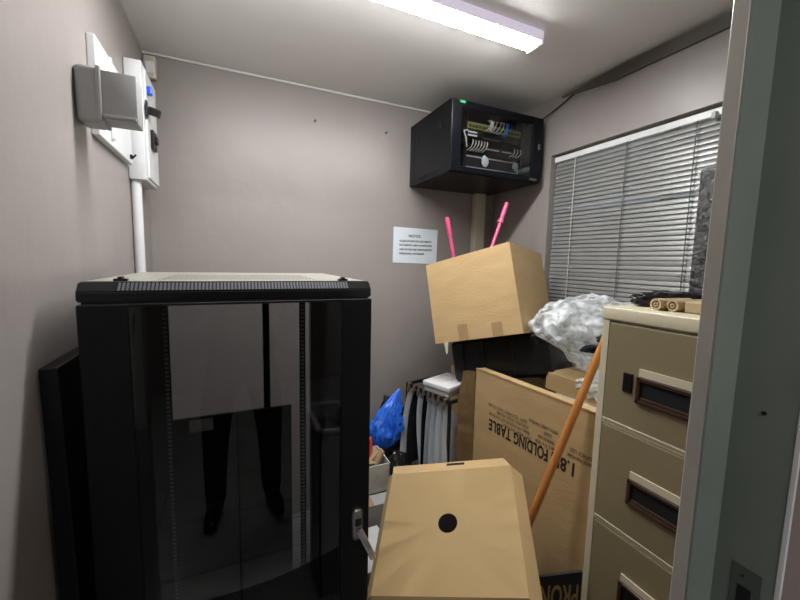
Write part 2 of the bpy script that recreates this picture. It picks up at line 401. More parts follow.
obj('rear_post', B(.095, .119, RY1-.012, RY1, .05, 1.352), M['black'], rk)
rp = obj('rear_panel', B(-.225, .195, 1.445, 1.457, .05, .88, bev=.002), M['black'], rk)
obj('paper_label', B(-.155, -.08, 1.442, 1.445, .828, .872), M['cream'], rp)
# door
dr = obj('door', B(RX0-.001, RX0+.082, .885, .905, .03, 1.353, bev=.003), M['black'], rk)
me = dr.data; bm = bmesh.new(); bm.from_mesh(me)
q = MW[rk.name].inverted()
for a in ((RX1-.077, RX1+.001, .885, .905, .03, 1.353), (RX0+.08, RX1-.076, .890, .898, 1.347, 1.353), (RX0+.08, RX1-.076, .885, .905, .03, .12)):
    t_ = B(*a, bev=.002); bmesh.ops.transform(t_, matrix=q, verts=t_.verts); tm = bpy.data.meshes.new('t'); t_.to_mesh(tm); t_.free(); bm.from_mesh(tm)
bm.to_mesh(me); bm.free()
obj('door_glass', B(RX0+.074, RX1-.07, .892, .896, .11, 1.349), M['glass'], dr)
bm = bmesh.new(); box(bm, .272, .302, .876, .886, .705, .792, bev=.010, seg=4); hp = obj('lock_plate', bm, M['zinc'], dr, smooth=True)
bm = bmesh.new(); box(bm, .279, .296, .874, .877, .745, .765, bev=.001); obj('key_slot', bm, M['hole'], hp)
mx = Matrix.Translation((.293, .868, .725)) @ Matrix.Rotation(math.radians(-24), 4, 'Y')
bm = bmesh.new(); box(bm, -.008, .010, -.007, .005, -.088, .018, bev=.004, mx=mx); hl = obj('swing_handle', bm, M['chrome'], dr, smooth=True)
# earth wire hanging inside the left of the rack
bm = bmesh.new(); tube(bm, curve([(-.222, 1.08, 1.31), (-.236, 1.08, 1.17), (-.246, 1.08, 1.0), (-.246, 1.08, .8)]), .0022, 6)
tube(bm, curve([(-.222, 1.08, 1.31), (-.246, 1.1, 1.16), (-.252, 1.1, 1.0)]), .0022, 6); obj('earth_wire', bm, M['earth'], rk, smooth=True)

# detached panel leaning between wall and rack
t = bmesh.new(); box(t, -.015, .015, -.0, .56, 0, 1.236, bev=.003)
bmesh.ops.transform(t, matrix=Matrix.Translation((-.307, .885, 0)) @ Matrix.Rotation(math.radians(-.7), 4, 'Y'), verts=t.verts)
tag(obj('steel_panel', t, M['black']), 'detached flat black steel panel standing between left wall and server rack', 'panel')

# ------------------------------------------------------------------ filing cabinet
CX, CXB, CY0, CY1, CT = .96, 1.565, .249, .712, 1.336
fc = thing('filing_cabinet', 'cream and khaki steel filing cabinet with brown recessed handles, by the doorway', 'filing cabinet', ((CX+CXB)/2, (CY0+CY1)/2, 0))
bm = bmesh.new(); box(bm, CX+.012, CXB, CY0, CY1, .0, CT-.036); box(bm, CX, CX+.014, CY1-.021, CY1, 0, CT-.037, bev=.002); box(bm, CX, CX+.014, CY0, CY0+.021, 0, CT-.037, bev=.002)
bars = [1.010, .713, .416]
for z in bars: box(bm, CX+.002, CX+.014, CY0+.01, CY1-.01, z-.008, z+.006, bev=.002)
box(bm, CX, CX+.014, CY0, CY1, 0, .115, bev=.002)
obj('body', bm, M['cabcream'], fc)
obj('top', B(CX-.004, CXB, CY0-.001, CY1+.002, CT-.036, CT, bev=.005, seg=3), M['cabcream'], fc, smooth=True)
zt = [1.294, 1.001, .704, .407]; zb = [1.018, .721, .424, .118]
for i in range(4):
    dw = obj('drawer', B(CX-.001, CX+.03, CY0+.023, CY1-.023, zb[i], zt[i], bev=.003), M['cabkhaki'], fc)
    # thin cream lip along the drawer's lower edge
    if i < 3: obj('drawer_lip', B(CX-.002, CX+.004, CY0+.023, CY1-.023, zb[i]-.0035, zb[i]+.002, bev=.001), M['cabcream'], dw)
    h0 = zt[i] - (.130 if i == 0 else .118); y0, y1 = .358, .598
    bm = bmesh.new()
    for a in ((y0, y1, h0-.010, h0), (y0, y1, h0-.070, h0-.060), (y0, y0+.010, h0-.070, h0), (y1-.010, y1, h0-.070, h0)):
        box(bm, CX-.010, CX, a[0], a[1], a[2], a[3], bev=.002)
    hd = obj('handle_surround', bm, M['brownpl'], dw)
    obj('handle_recess', B(CX-.0025, CX-.001, y0+.008, y1-.008, h0-.062, h0-.008), M['hole'], dw)
    bm = bmesh.new(); box(bm, CX-.009, CX-.001, y0+.012, y1-.012, h0-.060, h0-.052, bev=.002); obj('grip_bar', bm, M['brownpl'], hd)
    bm = bmesh.new()
    A = [(CX-.002, y1-.004, h0+.002), (CX-.002, y0+.004, h0+.002), (CX-.002, y0+.02, h0+.022), (CX-.002, y1-.004, h0+.022)]
    hexa(bm, [(CX-.0065, p[1], p[2]) for p in A], A); obj('label_holder', bm, M['cabcream'], dw)
obj('lock', B(CX-.006, CX, .611, .636, 1.113, 1.166, bev=.002), M['blackpl'], fc)

# things on the cabinet top
t = thing('wrapped_package', 'tall black package in shiny bubble wrap standing on filing cabinet beside window', 'package', (1.31, .61, CT))
obj('package_core', B(1.262, 1.372, .585, .665, CT+.002, CT+.405, bev=.010), M['blackpl'], t)
bm = bmesh.new(); bmesh.ops.create_grid(bm, x_segments=40, y_segments=60, size=1)
for v in bm.verts:
    a = v.co.x*PI; z = (v.co.y*.5+.5)*.45
    c, s = math.cos(a), math.sin(a); k = 1/max(abs(c)**6+abs(s)**6, 1e-9)**(1/6)
    w_ = 1 - .35*max(0, z-.41)/.04
    r = k*w_*(1+.05*noise.fractal(Vector((c*3, s*3, z*16)), 1, 2, 3))
    v.co = Vector((1.317+.064*r*c, .625+.050*r*s, CT+.001+z+.01*noise.noise(Vector((c*2, s*2, 3)))*(z > .4)))
bmesh.ops.remove_doubles(bm, verts=bm.verts, dist=.0008)
obj('bubble_wrap', bm, M['wrap'], t, smooth='all')
t = thing('cardboard_roll', 'pair of flattened tan cardboard tube rolls lying on filing cabinet top', 'cardboard roll', (1.1, .57, CT))
for i, (x, y) in enumerate(((1.012, .604), (1.024, .570))):
    bm = bmesh.new(); ring(bm, (x, y, CT+.0158), (.30, -.04, 0), .0105, .0155, .12); ring(bm, (x, y, CT+.0158), (.30, -.04, 0), .003, .006, .11)
    obj('roll', bm, M['tan'], t, smooth=True)
obj('card_sleeve', B(1.03, 1.15, .49, .545, CT+.001, CT+.030, bev=.004), M['tan'], t)
bm = blob((0, 0, .02), (.115, .038, .024), .3, 2.2, 3, 4, flat=.018, fold=.2)
bmesh.ops.transform(bm, matrix=Matrix.Translation((1.155, .658, CT)) @ Matrix.Rotation(math.radians(-16), 4, 'Z'), verts=bm.verts)
for v in bm.verts: v.co.z = max(v.co.z, CT+.001)
tag(obj('black_plastic_sheet', bm, M['blackbag'], smooth='all'), 'crumpled black plastic sheet lying on filing cabinet behind tan rolls', 'plastic bag')

# ------------------------------------------------------------------ venetian blind
bl = thing('venetian_blind', 'grey aluminium venetian blind with closed slats covering the right wall window', 'blind', (XR+.03, 1, WZ1))
BX = XR+.028
obj('headrail', B(BX-.014, BX+.014, WY0+.01, WY1-.012, WZ1-.040, WZ1-.012, bev=.003), M['white'], bl)
bm = bmesh.new(); z = WZ1-.052; i = 0
while z > WZ0+.02:
    tilt = 66; sag = 0
    if i in (12,): tilt = 46
    if i in (25, 28): tilt = 80
    tilt += random.uniform(-3, 3)
    y0, y1 = WY0+.012, WY1-.016+random.uniform(-.003, .003); hw = .0125; n = 5; R_ = []
    for yy in (y0, (y0+y1)/2, y1):
        row = []
        for k in range(n):
            u = (k/(n-1)*2-1); lx = u*hw; lz = .0022*(1-u*u)
            a = math.radians(tilt)
            dz = -.0015 if yy == (y0+y1)/2 else random.uniform(-.001, .001)
            row.append(((BX + lx*math.cos(a) - lz*math.sin(a)), yy, z + lx*math.sin(a) + lz*math.cos(a) + dz))
        R_.append(row)
    top = [[bm.verts.new(p) for p in r] for r in R_]; bot = [[bm.verts.new((p[0]+.0003, p[1], p[2]-.0004)) for p in r] for r in R_]
    for a in range(2):
        for k in range(n-1):
            bm.faces.new((top[a][k], top[a][k+1], top[a+1][k+1], top[a+1][k])); bm.faces.new((bot[a][k], bot[a+1][k], bot[a+1][k+1], bot[a][k+1]))
    z -= .0205; i += 1
s_ = obj('slats', bm, M['slat'], bl, smooth='all')
obj('bottom_rail', B(BX-.012, BX+.012, WY0+.012, WY1-.016, WZ0+.004, WZ0+.016, bev=.003), M['white'], bl)
for y, m_ in ((1.404, 'cord'), (1.134, 'cordd'), (.863, 'cordd')):
    obj('ladder_cord', T([(BX-.015, y, WZ1-.038), (BX-.0155, y, WZ0+.01)], .0022, 6), M[m_], bl)
obj('tilt_control', B(BX-.026, BX-.012, .80, .815, WZ1-.05, WZ1-.025, bev=.002), M['cord'], bl)

# ------------------------------------------------------------------ wall cabinet
KX0, KX1, KY0, KY1, KZ0, KZ1 = .963, 1.534, 1.575, YB, 1.889, 2.229
wc = thing('wall_cabinet', 'black wall mounted network cabinet with glass door high in the back corner', 'network cabinet', ((KX0+KX1)/2, KY1, KZ0))
bm = bmesh.new(); th = .012
box(bm, KX0, KX1, KY0+.02, KY1, KZ1-th, KZ1, bev=.002); box(bm, KX0, KX1, KY0+.02, KY1, KZ0, KZ0+th, bev=.002)
box(bm, KX0+.004, KX1-.004, KY1-.012, KY1, KZ0, KZ1); obj('carcass', bm, M['blackgl'], wc)
for x in (KX0, KX1-th):
    sp = obj('side_panel', B(x, x+th, KY0+.02, KY1, KZ0+.006, KZ1-.006, bev=.002), M['blackgl'], wc)
    if x == KX0:
        bm = bmesh.new()
        box(bm, x-.0015, x, KY0+.09, KY1-.05, KZ0+.035, KZ0+.04); box(bm, x-.0015, x, KY0+.09, KY1-.05, KZ1-.05, KZ1-.046); box(bm, x-.0015, x, KY1-.055, KY1-.05, KZ0+.035, KZ1-.046)
        obj('panel_seam', bm, M['black'], sp)
        bm = bmesh.new()
        for k in range(14): box(bm, x-.001, x+.001, KY0+.14+k*.014, KY0+.148+k*.014, KZ0+.014, KZ0+.030)
        obj('side_vents', bm, M['hole'], sp)
        obj('side_latch', B(x-.003, x, KY0+.10, KY0+.125, KZ1-.11, KZ1-.08, bev=.001), M['blackpl'], sp)
        obj('side_latch', B(x-.003, x, KY1-.10, KY1-.075, KZ1-.11, KZ1-.08, bev=.001), M['blackpl'], sp)
bm = bmesh.new()
box(bm, KX0-.002, KX0+.055, KY0, KY0+.02, KZ0+.004, KZ1-.004, bev=.004); box(bm, KX1-.062, KX1+.002, KY0, KY0+.02, KZ0+.004, KZ1-.004, bev=.004)
box(bm, KX0+.05, KX1-.06, KY0, KY0+.02, KZ1-.036, KZ1-.004, bev=.003); box(bm, KX0+.05, KX1-.06, KY0, KY0+.02, KZ0+.004, KZ0+.03, bev=.003)
kd = obj('door', bm, M['blackgl'], wc)
obj('door_glass', B(KX0+.05, KX1-.058, KY0+.008, KY0+.012, KZ0+.026, KZ1-.032), M['cglass'], kd)
obj('green_sticker', B(1.004, 1.036, KY0-.001, KY0+.0005, KZ1-.018, KZ1-.006), M['greenl'], kd)
obj('latch_label', B(1.455, 1.505, KY0-.0015, KY0, KZ0+.008, KZ0+.020), M['rail'], kd)
obj('door_lock', B(KX1-.03, KX1-.016, KY0-.004, KY0, 2.06, 2.09, bev=.002), M['rail'], kd)
for x in (1.095, 1.468): obj('rack_rail', B(x-.009, x+.009, 1.655, 1.665, KZ0+.013, KZ1-.013), M['black'], wc)
# equipment inside the wall cabinet
t = thing('patch_panel', 'olive patch panel on the top row inside the wall cabinet', 'patch panel', (1.28, 1.67, 2.135))
obj('faceplate', B(1.105, 1.458, 1.662, 1.70, 2.137, 2.172, bev=.002), M['olive'], t)
bm = bmesh.new()
for k in range(16): box(bm, 1.118+k*.021, 1.132+k*.021, 1.6605, 1.663, 2.145, 2.158)
obj('sockets', bm, M['hole'], t)
def switch(name, x0, x1, z0, z1, label, ports, leds=0):
    t = thing(name, label, 'network switch', ((x0+x1)/2, 1.75, z0))
    obj('case', B(x0, x1, 1.663, 1.86, z0, z1, bev=.002), M['blackpl'], t)
    bm = bmesh.new()
    for k in range(ports): box(bm, x0+.115+k*.0125, x0+.124+k*.0125, 1.6615, 1.664, z0+.010, z0+.022)
    obj('ports', bm, M['hole'], t)
    if leds:
        bm = bmesh.new()
        for r_ in range(2):
            for k in range(6): box(bm, x0+.010+k*.0095, x0+.0165+k*.0095, 1.6612, 1.664, z0+.004+r_*.016, z0+.012+r_*.016)
        obj('port_markings', bm, M['white'], t)
    return t
switch('network_switch', 1.105, 1.458, 2.097, 2.132, 'black network switch with white port markings, under the olive patch panel', 16, 1)
switch('network_switch', 1.105, 1.458, 2.018, 2.062, 'black network switch with grey trim strips, middle row of the wall cabinet', 18)
bm = bmesh.new(); box(bm, 1.225, 1.315, 1.659, 1.662, 2.046, 2.051); box(bm, 1.335, 1.40, 1.659, 1.662, 2.046, 2.051)
sw2 = bpy.data.objects['network_switch.001']; obj('trim_strip', bm, M['bedcol'], sw2)
tag(obj('cable_bar', B(1.195, 1.305, 1.640, 1.652, 2.090, 2.096), M['rail']), 'thin grey cable support bar in front of the upper network switch', 'bar')
def coil(cx, n, w, h, z, m_, seed):
    rnd = random.Random(seed); bm = bmesh.new()
    for k in range(n):
        x = cx + (k-(n-1)/2)*w/n; pts = []
        for j in range(15):
            a = PI*(-.62+1.25*j/14); pts.append((x+.012*math.sin(a)+rnd.uniform(-.003, .003)+.012*math.cos(a*.5+k), 1.645-.022*math.cos(a)+rnd.uniform(-.001, .001), z+h/2*math.sin(a)))
        tube(bm, pts, .0024, 6)
    return bm
tag(obj('cable_bundle', coil(1.253, 7, .098, .060, 2.158, M['wcable'], 3), M['wcable'], smooth=True), 'looped bundle of cream network cables plugged into the olive patch panel', 'cables')
tag(obj('cable_bundle', coil(1.338, 5, .060, .072, 2.155, M['bcable'], 5), M['bcable'], smooth=True), 'looped bundle of bright blue network cables beside the cream bundle', 'cables')
bm = bmesh.new()
for k in range(6):
    x = 1.113+k*.018; tube(bm, curve([(x, 1.664, 2.028), (x+.004, 1.635, 2.036), (x+.014, 1.632, 2.062), (x+.020, 1.645, 2.078)], 5), .0026, 6)
tube(bm, curve([(1.10, 1.648, 2.04), (1.085, 1.635, 2.075), (1.075, 1.64, 2.11), (1.10, 1.645, 2.12)], 6), .004, 6)
tag(obj('cable_bundle', bm, M['wcable'], smooth=True), 'short white patch cords at the left of the middle switch in the cabinet', 'cables')
bm = bmesh.new()
for k in range(3):
    x = 1.388+k*.022; tube(bm, curve([(x, 1.664, 2.03), (x+.004, 1.64, 2.034), (x+.012, 1.636, 2.052), (x+.018, 1.65, 2.07)], 5), .003, 6)
tag(obj('cable_bundle', bm, M['wcable'], smooth=True), 'few white patch cords at the right end of the middle switch', 'cables')
t = thing('rack_tray', 'shallow grey edged rack tray on the bottom row of the wall cabinet', 'rack tray', (1.28, 1.7, 1.945))
obj('tray_body', B(1.107, 1.452, 1.672, 1.84, 1.946, 2.004, bev=.002), M['blackpl'], t)
bm = bmesh.new(); box(bm, 1.105, 1.455, 1.666, 1.671, 2.000, 2.005); box(bm, 1.105, 1.455, 1.666, 1.671, 1.945, 1.950); box(bm, 1.105, 1.110, 1.666, 1.671, 1.945, 2.005); box(bm, 1.450, 1.455, 1.666, 1.671, 1.945, 2.005)
obj('tray_rim', bm, M['bedcol'], t)
bm = blob((1.223, 1.655, 1.983), (.021, .004, .027), .25, 1.5, 2, 3); tag(obj('paper_tag', bm, M['paper']), 'white paper tag hanging at the left of the rack tray', 'tag')
bm = blob((1.425, 1.655, 1.980), (.020, .004, .022), .35, 1.8, 5, 3); tag(obj('paper_tag', bm, M['paper']), 'white paper tag tucked at the right end of the rack tray', 'tag')
# cable duct under the cabinet, loose cable to the ceiling corner
tag(obj('cable_duct', B(1.412, 1.482, YB-.05, YB-.001, .02, KZ0-.001, bev=.003), M['cream']), 'cream cable duct running down the back wall from the network cabinet', 'cable duct')
tag(obj('loose_cable', T(curve([(1.537, 1.62, 2.215), (1.552, 1.60, 2.235), (1.566, 1.53, 2.262), (1.567, 1.42, 2.296)]), .0035, 8), M['blackpl'], smooth=True), 'thin black cable from the network cabinet corner up to the ceiling trim', 'cable')

# nails in the back wall
for x, z in ((.407, 2.17), (.808, 2.172)):
    bm = bmesh.new(); bmesh.ops.create_cone(bm, cap_ends=True, segments=12, radius1=.0065, radius2=.0045, depth=.012, matrix=Matrix.Translation((x, YB-.006, z)) @ Matrix.Rotation(PI/2, 4, 'X'))
    bmesh.ops.create_cone(bm, cap_ends=True, segments=8, radius1=.0025, radius2=.0025, depth=.02, matrix=Matrix.Translation((x, YB-.016, z)) @ Matrix.Rotation(PI/2, 4, 'X'))
    tag(obj('wall_plug', bm, M['rail']), 'small dark wall plug in the back wall, %s' % ('left one, nearer the electrical boxes' if x < .6 else 'right one, nearer the network cabinet'), 'wall plug', None)

# ------------------------------------------------------------------ notice on the wall
t = thing('paper_notice', 'white printed paper notice stuck on the back wall above the cardboard box', 'notice', (1.012, YB, 1.438))
bm = bmesh.new(); hexa(bm, [(.8635, YB-.0032, 1.441), (1.160, YB-.0032, 1.437), (1.163, YB-.0042, 1.648), (.865, YB-.0032, 1.652)], [(.8635, YB-.001, 1.441), (1.160, YB-.001, 1.437), (1.163, YB-.001, 1.648), (.865, YB-.001, 1.652)])
obj('sheet', bm, M['paper'], t)
mx0 = lambda x, z: frame_mx((x, YB-.0048, z), (1, 0, 0), (0, 0, 1))
bm = bmesh.new()
for s_, x, z, w_, h_ in (('NOTICE', .965, 1.594, .078, .017), ('PLEASE DO NOT PUT DOCUMENTS', .905, 1.566, .215, .0115), ('IN CABINETS, BINS OR DRAWERS', .905, 1.541, .218, .0115),
                         ('AND DO NOT USE THIS ROOM FOR', .905, 1.516, .218, .0115), ('PERSONAL STORAGE', .905, 1.491, .165, .0115)):
    q = fit_bm(s_, w_, h_, .012); bmesh.ops.transform(q, matrix=mx0(x, z), verts=q.verts); tm = bpy.data.meshes.new('t'); q.to_mesh(tm); q.free(); bm.from_mesh(tm); bpy.data.meshes.remove(tm)
obj('lettering', bm, M['ink'], t)

# ------------------------------------------------------------------ electrical boxes on the left wall
t = thing('backing_board', 'white rectangular backing board on the left wall behind the grey box', 'board', (XL, 1.48, 1.78))
obj('board', B(XL, XL+.020, 1.285, 1.640, 1.772, 2.03, bev=.003), M['white'], t)
obj('board_rib', B(XL+.020, XL+.030, 1.385, 1.400, 1.790, 2.02, bev=.002), M['white'], t)
bm = bmesh.new(); box(bm, XL+.02, XL+.028, 1.600, 1.612, 1.785, 1.80, bev=.002); tube(bm, [(XL+.028, 1.606, 1.79), (XL+.038, 1.600, 1.80)], .003, 6); obj('hook', bm, M['blackpl'], t)
t = thing('grey_enclosure', 'grey plastic enclosure with stepped cover sticking out from the left wall', 'electrical box', (XL, 1.22, 1.77))
obj('base_box', B(XL+.001, XL+.054, 1.17, 1.240, 1.772, 1.906, bev=.012, seg=4), M['greypl'], t, smooth=True)
obj('cover', B(XL+.050, -.212, 1.168, 1.235, 1.782, 1.898, bev=.004), M['greypl'], t, smooth=True)
bm = bmesh.new(); box(bm, XL+.046, XL+.056, 1.163, 1.243, 1.775, 1.905, bev=.003); obj('cover_flange', bm, M['greypl'], t)
bm = bmesh.new(); box(bm, XL+.058, -.214, 1.162, 1.169, 1.786, 1.794, bev=.002); obj('lower_ledge', bm, M['greypl'], t)
t = thing('distribution_box', 'tall white electrical distribution box with black switches on the left wall', 'electrical box', (XL, 1.78, 1.728))
DX = -.284
obj('casing', B(XL+.001, DX, 1.664, 1.90, 1.728, 2.146, bev=.005), M['white'], t, smooth=True)
obj('front_cover', B(DX-.002, DX+.006, 1.69, 1.885, 1.74, 2.13, bev=.003), M['white'], t)
obj('blue_button', B(DX+.004, DX+.022, 1.70, 1.722, 2.045, 2.075, bev=.004), M['bluebtn'], t)
q = obj('switch_plate', B(DX+.004, DX+.010, 1.672, 1.692, 1.955, 2.015, bev=.002), M['blackpl'], t)
mx = Matrix.Translation((DX+.008, 1.70, 1.99)) @ Matrix.Rotation(math.radians(16), 4, 'Y')
obj('switch_lever', B(0, .040, -.006, .016, -.013, .013, bev=.003, mx=mx), M['blackpl'], t)
bm = bmesh.new(); box(bm, DX+.004, DX+.018, 1.735, 1.80, 1.86, 1.93, bev=.003); box(bm, DX+.016, DX+.026, 1.75, 1.785, 1.885, 1.91, bev=.002); obj('breaker', bm, M['blackpl'], t)
tag(obj('conduit', T([(-.322, 1.69, .01), (-.322, 1.69, 1.727)], .0165, 16), M['white'], smooth=True), 'white round conduit pipe running down the left wall from the distribution box', 'conduit')
t = thing('corner_sensor', 'small cream sensor box in the back left corner just under the ceiling', 'sensor', (-.31, YB, 2.215))
obj('sensor_body', B(-.337, -.288, YB-.035, YB-.001, 2.218, 2.312, bev=.008, seg=3), M['cream'], t, smooth=True)
obj('sensor_face', B(-.326, -.294, YB-.039, YB-.034, 2.236, 2.285, bev=.002), M['white'], t)

# ------------------------------------------------------------------ tilted pile in the corner: pink box on black case on carton
ex = Vector((1.09-.893, 1.16-1.541, .112)).normalized(); ey = Vector((1.447-1.09, 1.333-1.16, -.041)); ey = (ey-ex*ey.dot(ex)).normalized(); ez = ex.cross(ey)
RP = Matrix((ex, ey, ez)).transposed()
cen = Vector((1.165, 1.491, 1.278)); W2, D2, H2 = .2215, .199, .1975
t = thing('cardboard_box', 'plain brown cardboard box tilted on black case with two pink poles in it', 'cardboard box', cen - ez*H2, RP)
bm = bmesh.new(); th = .006; h = 2*H2
box(bm, -W2, W2, -D2, -D2+th, 0, h); box(bm, -W2, W2, D2-th, D2, 0, h); box(bm, -W2, -W2+th, -D2+th, D2-th, 0, h); box(bm, W2-th, W2, -D2+th, D2-th, 0, h); box(bm, -W2+th, W2-th, -D2+th, D2-th, 0, th)
obj('walls', bm, M['card'], t, local=True)
for s in (-1, 1):
    bm = bmesh.new(); box(bm, -W2+.008, W2-.008, 0, .004, -.15, 0, mx=Matrix.Translation((0, s*(D2-.008), h-.003)) @ Matrix.Rotation(s*math.radians(-9), 4, 'X')); obj('folded_flap', bm, M['card'], t, local=True)
for x0, x1 in ((-.085, -.035), (.085, .135)):
    bm = bmesh.new(); box(bm, x0, x1, -D2-.0008, -D2, 0, .075 if x0 < 0 else .062); obj('tape', bm, M['tape'], t, local=True)
bm = bmesh.new(); A = [(-W2+.05, -D2-.002, 0), (-W2+.075, -D2-.002, 0), (-W2+.066, -D2-.004, -.05), (-W2+.058, -D2-.004, -.055)]
hexa(bm, A, [(p[0], p[1]+.002, p[2]) for p in A]); obj('torn_tape', bm, M['cream'], t, local=True)
# pink poles
def pole(a, b, label, knob):
    a, b = Vector(a), Vector(b); d_ = (b-a)
    t = thing('pink_pole', label, 'pole', a, None)
    obj('shaft', T([a, b], .0085, 14), M['pink'], t, smooth=True)
    u = d_.normalized()
    bm = bmesh.new(); tube(bm, [b-u*.10, b-u*.095, b-u*.02, b-u*.004, b], [.0095, .0108, .0115, .011, .007], 14); obj('grip', bm, M['pink'], t, smooth=True)
    if knob: obj('collar', T([b-u*.118, b-u*.10], .0145, 14), M['pink'], t, smooth=True)
pole(Vector((1.13, 1.64, 1.10)), (.993, 1.64, 1.678), 'shorter pink pole at left, leaning out of the tilted cardboard box', False)
pole(Vector((1.06, 1.50, 1.22)), (1.302, 1.56, 1.763), 'longer pink pole at right with a knobbed grip, in the tilted cardboard box', True)
# black case
t = thing('black_case', 'ribbed black plastic equipment case under the tilted cardboard box', 'case', cen - ez*(H2+.192), RP)
bm = bmesh.new(); box(bm, -.190, .285, -.12, .20, 0, .19, bev=.018, seg=3); obj('shell', bm, M['blackpl'], t, smooth=True, local=True)
for x0_, x1_ in ((-.13, -.118), (-.02, -.008), (.125, .137), (.19, .27)):
    obj('rib', B(x0_, x1_, -.126, -.118, .014, .178, bev=.003), M['blackpl'], t, local=True)
for x in (.105, .155, .245):
    bm = bmesh.new(); bmesh.ops.create_cone(bm, cap_ends=True, segments=14, radius1=.008, radius2=.008, depth=.006, matrix=Matrix.Translation((x, -.126, .15)) @ Matrix.Rotation(PI/2, 4, 'X')); obj('screw_hole', bm, M['hole'], t, local=True)
low = min((Matrix.Translation(cen - ez*(H2+.192)) @ RP.to_4x4() @ Vector((x, y, 0))).z for x in (-.2, .285) for y in (-.12, .2))
UT = low - .002
def carton(name, label, x0, x1, y0, y1, z0, z1, rz=0, m_='card', group=None):
    c = Vector(((x0+x1)/2, (y0+y1)/2, z0)); R_ = Matrix.Rotation(math.radians(rz), 3, 'Z')
    t = thing(name, label, 'cardboard box', c, R_, group); a, b_, h = (x1-x0)/2, (y1-y0)/2, z1-z0
    obj('box_body', B(-a, a, -b_, b_, 0, h-.006, bev=.003), M[m_], t, local=True)
    for s in (-1, 1): obj('top_flap', B(min(s*.002, s*a), max(s*.002, s*a), -b_, b_, h-.006, h, bev=.0015), M[m_], t, local=True)
    obj('tape', B(-.024, .024, -b_-.0006, b_+.0006, h, h+.0005), M['tape'], t, local=True)
    return t
carton('cardboard_box', 'upright brown cardboard box under the black case, ledge just showing', 1.19, 1.52, 1.20, 1.86, .001, UT)
carton('cardboard_box', 'tall brown cardboard box at the bottom of the pile by the window', 1.20, 1.52, .76, 1.10, .001, .825)
carton('cardboard_box', 'brown cardboard box second from top under the clear plastic bag', 1.20, 1.50, .80, 1.10, .826, .928, -3)
carton('cardboard_box', 'flat brown cardboard box directly beneath the clear plastic bag', 1.19, 1.50, .80, 1.125, .934, 1.005, 3)
tag(obj('white_sheet', B(1.185, 1.48, .80, 1.06, .9285, .9335), M['paper']), 'white sheet of packing between the two upper boxes of the window pile', 'packing sheet')
# clear bag with black things in it
bm = blob((1.345, 1.015, 1.165), (.185, .185, .15), .10, 1.3, 2, 6, flat=.155, fold=.07)
for v in bm.verts:
    k = max(0, min(1, (v.co.z-1.09)/.10)); k = k*k*(3-2*k)
    d_ = max(0, min(1, (1.40-v.co.x)/.2))
    v.co.x -= .045*k*d_ - .03*(1-k)*d_; v.co.y += .06*k*d_ - .05*(1-k)*d_
    q_ = v.co; w_ = noise.noise(Vector((q_.x*30+q_.z*14, q_.y*34-q_.z*10, q_.z*7)))
    w2 = noise.noise(Vector((q_.x*9, q_.y*9+q_.z*12, q_.z*5+7)))
    v.co += (v.co-Vector((1.345, 1.015, 1.14))).normalized()*(.007*(1-2*abs(w_)) + .014*(1-2.5*abs(w2)))
    v.co.x = min(v.co.x, 1.575)
    if v.co.z < 1.007: v.co.z = 1.007
tag(obj('clear_plastic_bag', bm, M['bag'], smooth='all'), 'crumpled clear plastic bag heaped on the boxes below the blind', 'plastic bag')
for i, (p, r_, sd) in enumerate((((1.175, .905, 1.150), (.050, .030, .014), 1), ((1.20, .865, 1.192), (.045, .030, .018), 4))):
    bm = blob(p, r_, .3, 1.6, sd, 3, fold=.2); tag(obj('black_plastic_piece', bm, M['blackgl'], smooth=True), ('lower' if i == 0 else 'upper') + ' black plastic piece poking out of the clear plastic bag', 'plastic piece')
# a flat piece of film hanging over the boxes
bm = bmesh.new(); bmesh.ops.create_grid(bm, x_segments=24, y_segments=24, size=1)
for v in bm.verts:
    u, w_ = v.co.x, v.co.y; n_ = noise.fractal(Vector((u*2, w_*2, 1)), 1, 2, 4)
    x = 1.255 + .07*u; y = .885 + .085*w_; z = 1.022 + .012*n_ + .03*max(0, u)
    if u < -.2: x = 1.182 + .006*n_ ; z = 1.02 - (-.2-u)*.05*(1.2+1.6*noise.noise(Vector((w_*1.5, 0, 5)))-.5*w_) + .006*n_
    v.co = Vector((x, y, z))
bmesh.ops.solidify(bm, geom=bm.faces[:], thickness=.0008)
tag(obj('plastic_film', bm, M['bag'], smooth='all'), 'loose skirt of clear film drooping over the edge of the top box', 'plastic film')

# ------------------------------------------------------------------ folding table carton
pf = Vector((1.066-1.0, .73-1.352, 0)).normalized()      # along the carton towards the camera
pn = Vector((pf.y, -pf.x, 0)); pn = pn if pn.x < 0 else -pn   # faces the room (-x)
o0 = Vector((1.0, 1.352, 0)); Lc = .618; Hc = .973
t = thing('folding_table_carton', 'large flat brown carton printed with upside down table lettering, leaning by cabinet', 'cardboard box', o0)
def cp(a, z, off=0): return o0 + pf*a + Vector((0, 0, z)) + pn*off
bm = bmesh.new(); hexa(bm, [cp(0, .002), cp(Lc, .002), cp(Lc, Hc), cp(0, Hc)], [cp(0, .002, -.055), cp(Lc, .002, -.055), cp(Lc, Hc-.004, -.055), cp(0, Hc-.004, -.055)])
bmesh.ops.bevel(bm, geom=bm.edges[:], offset=.003, segments=2, affect='EDGES'); obj('carton_body', bm, M['card'], t)
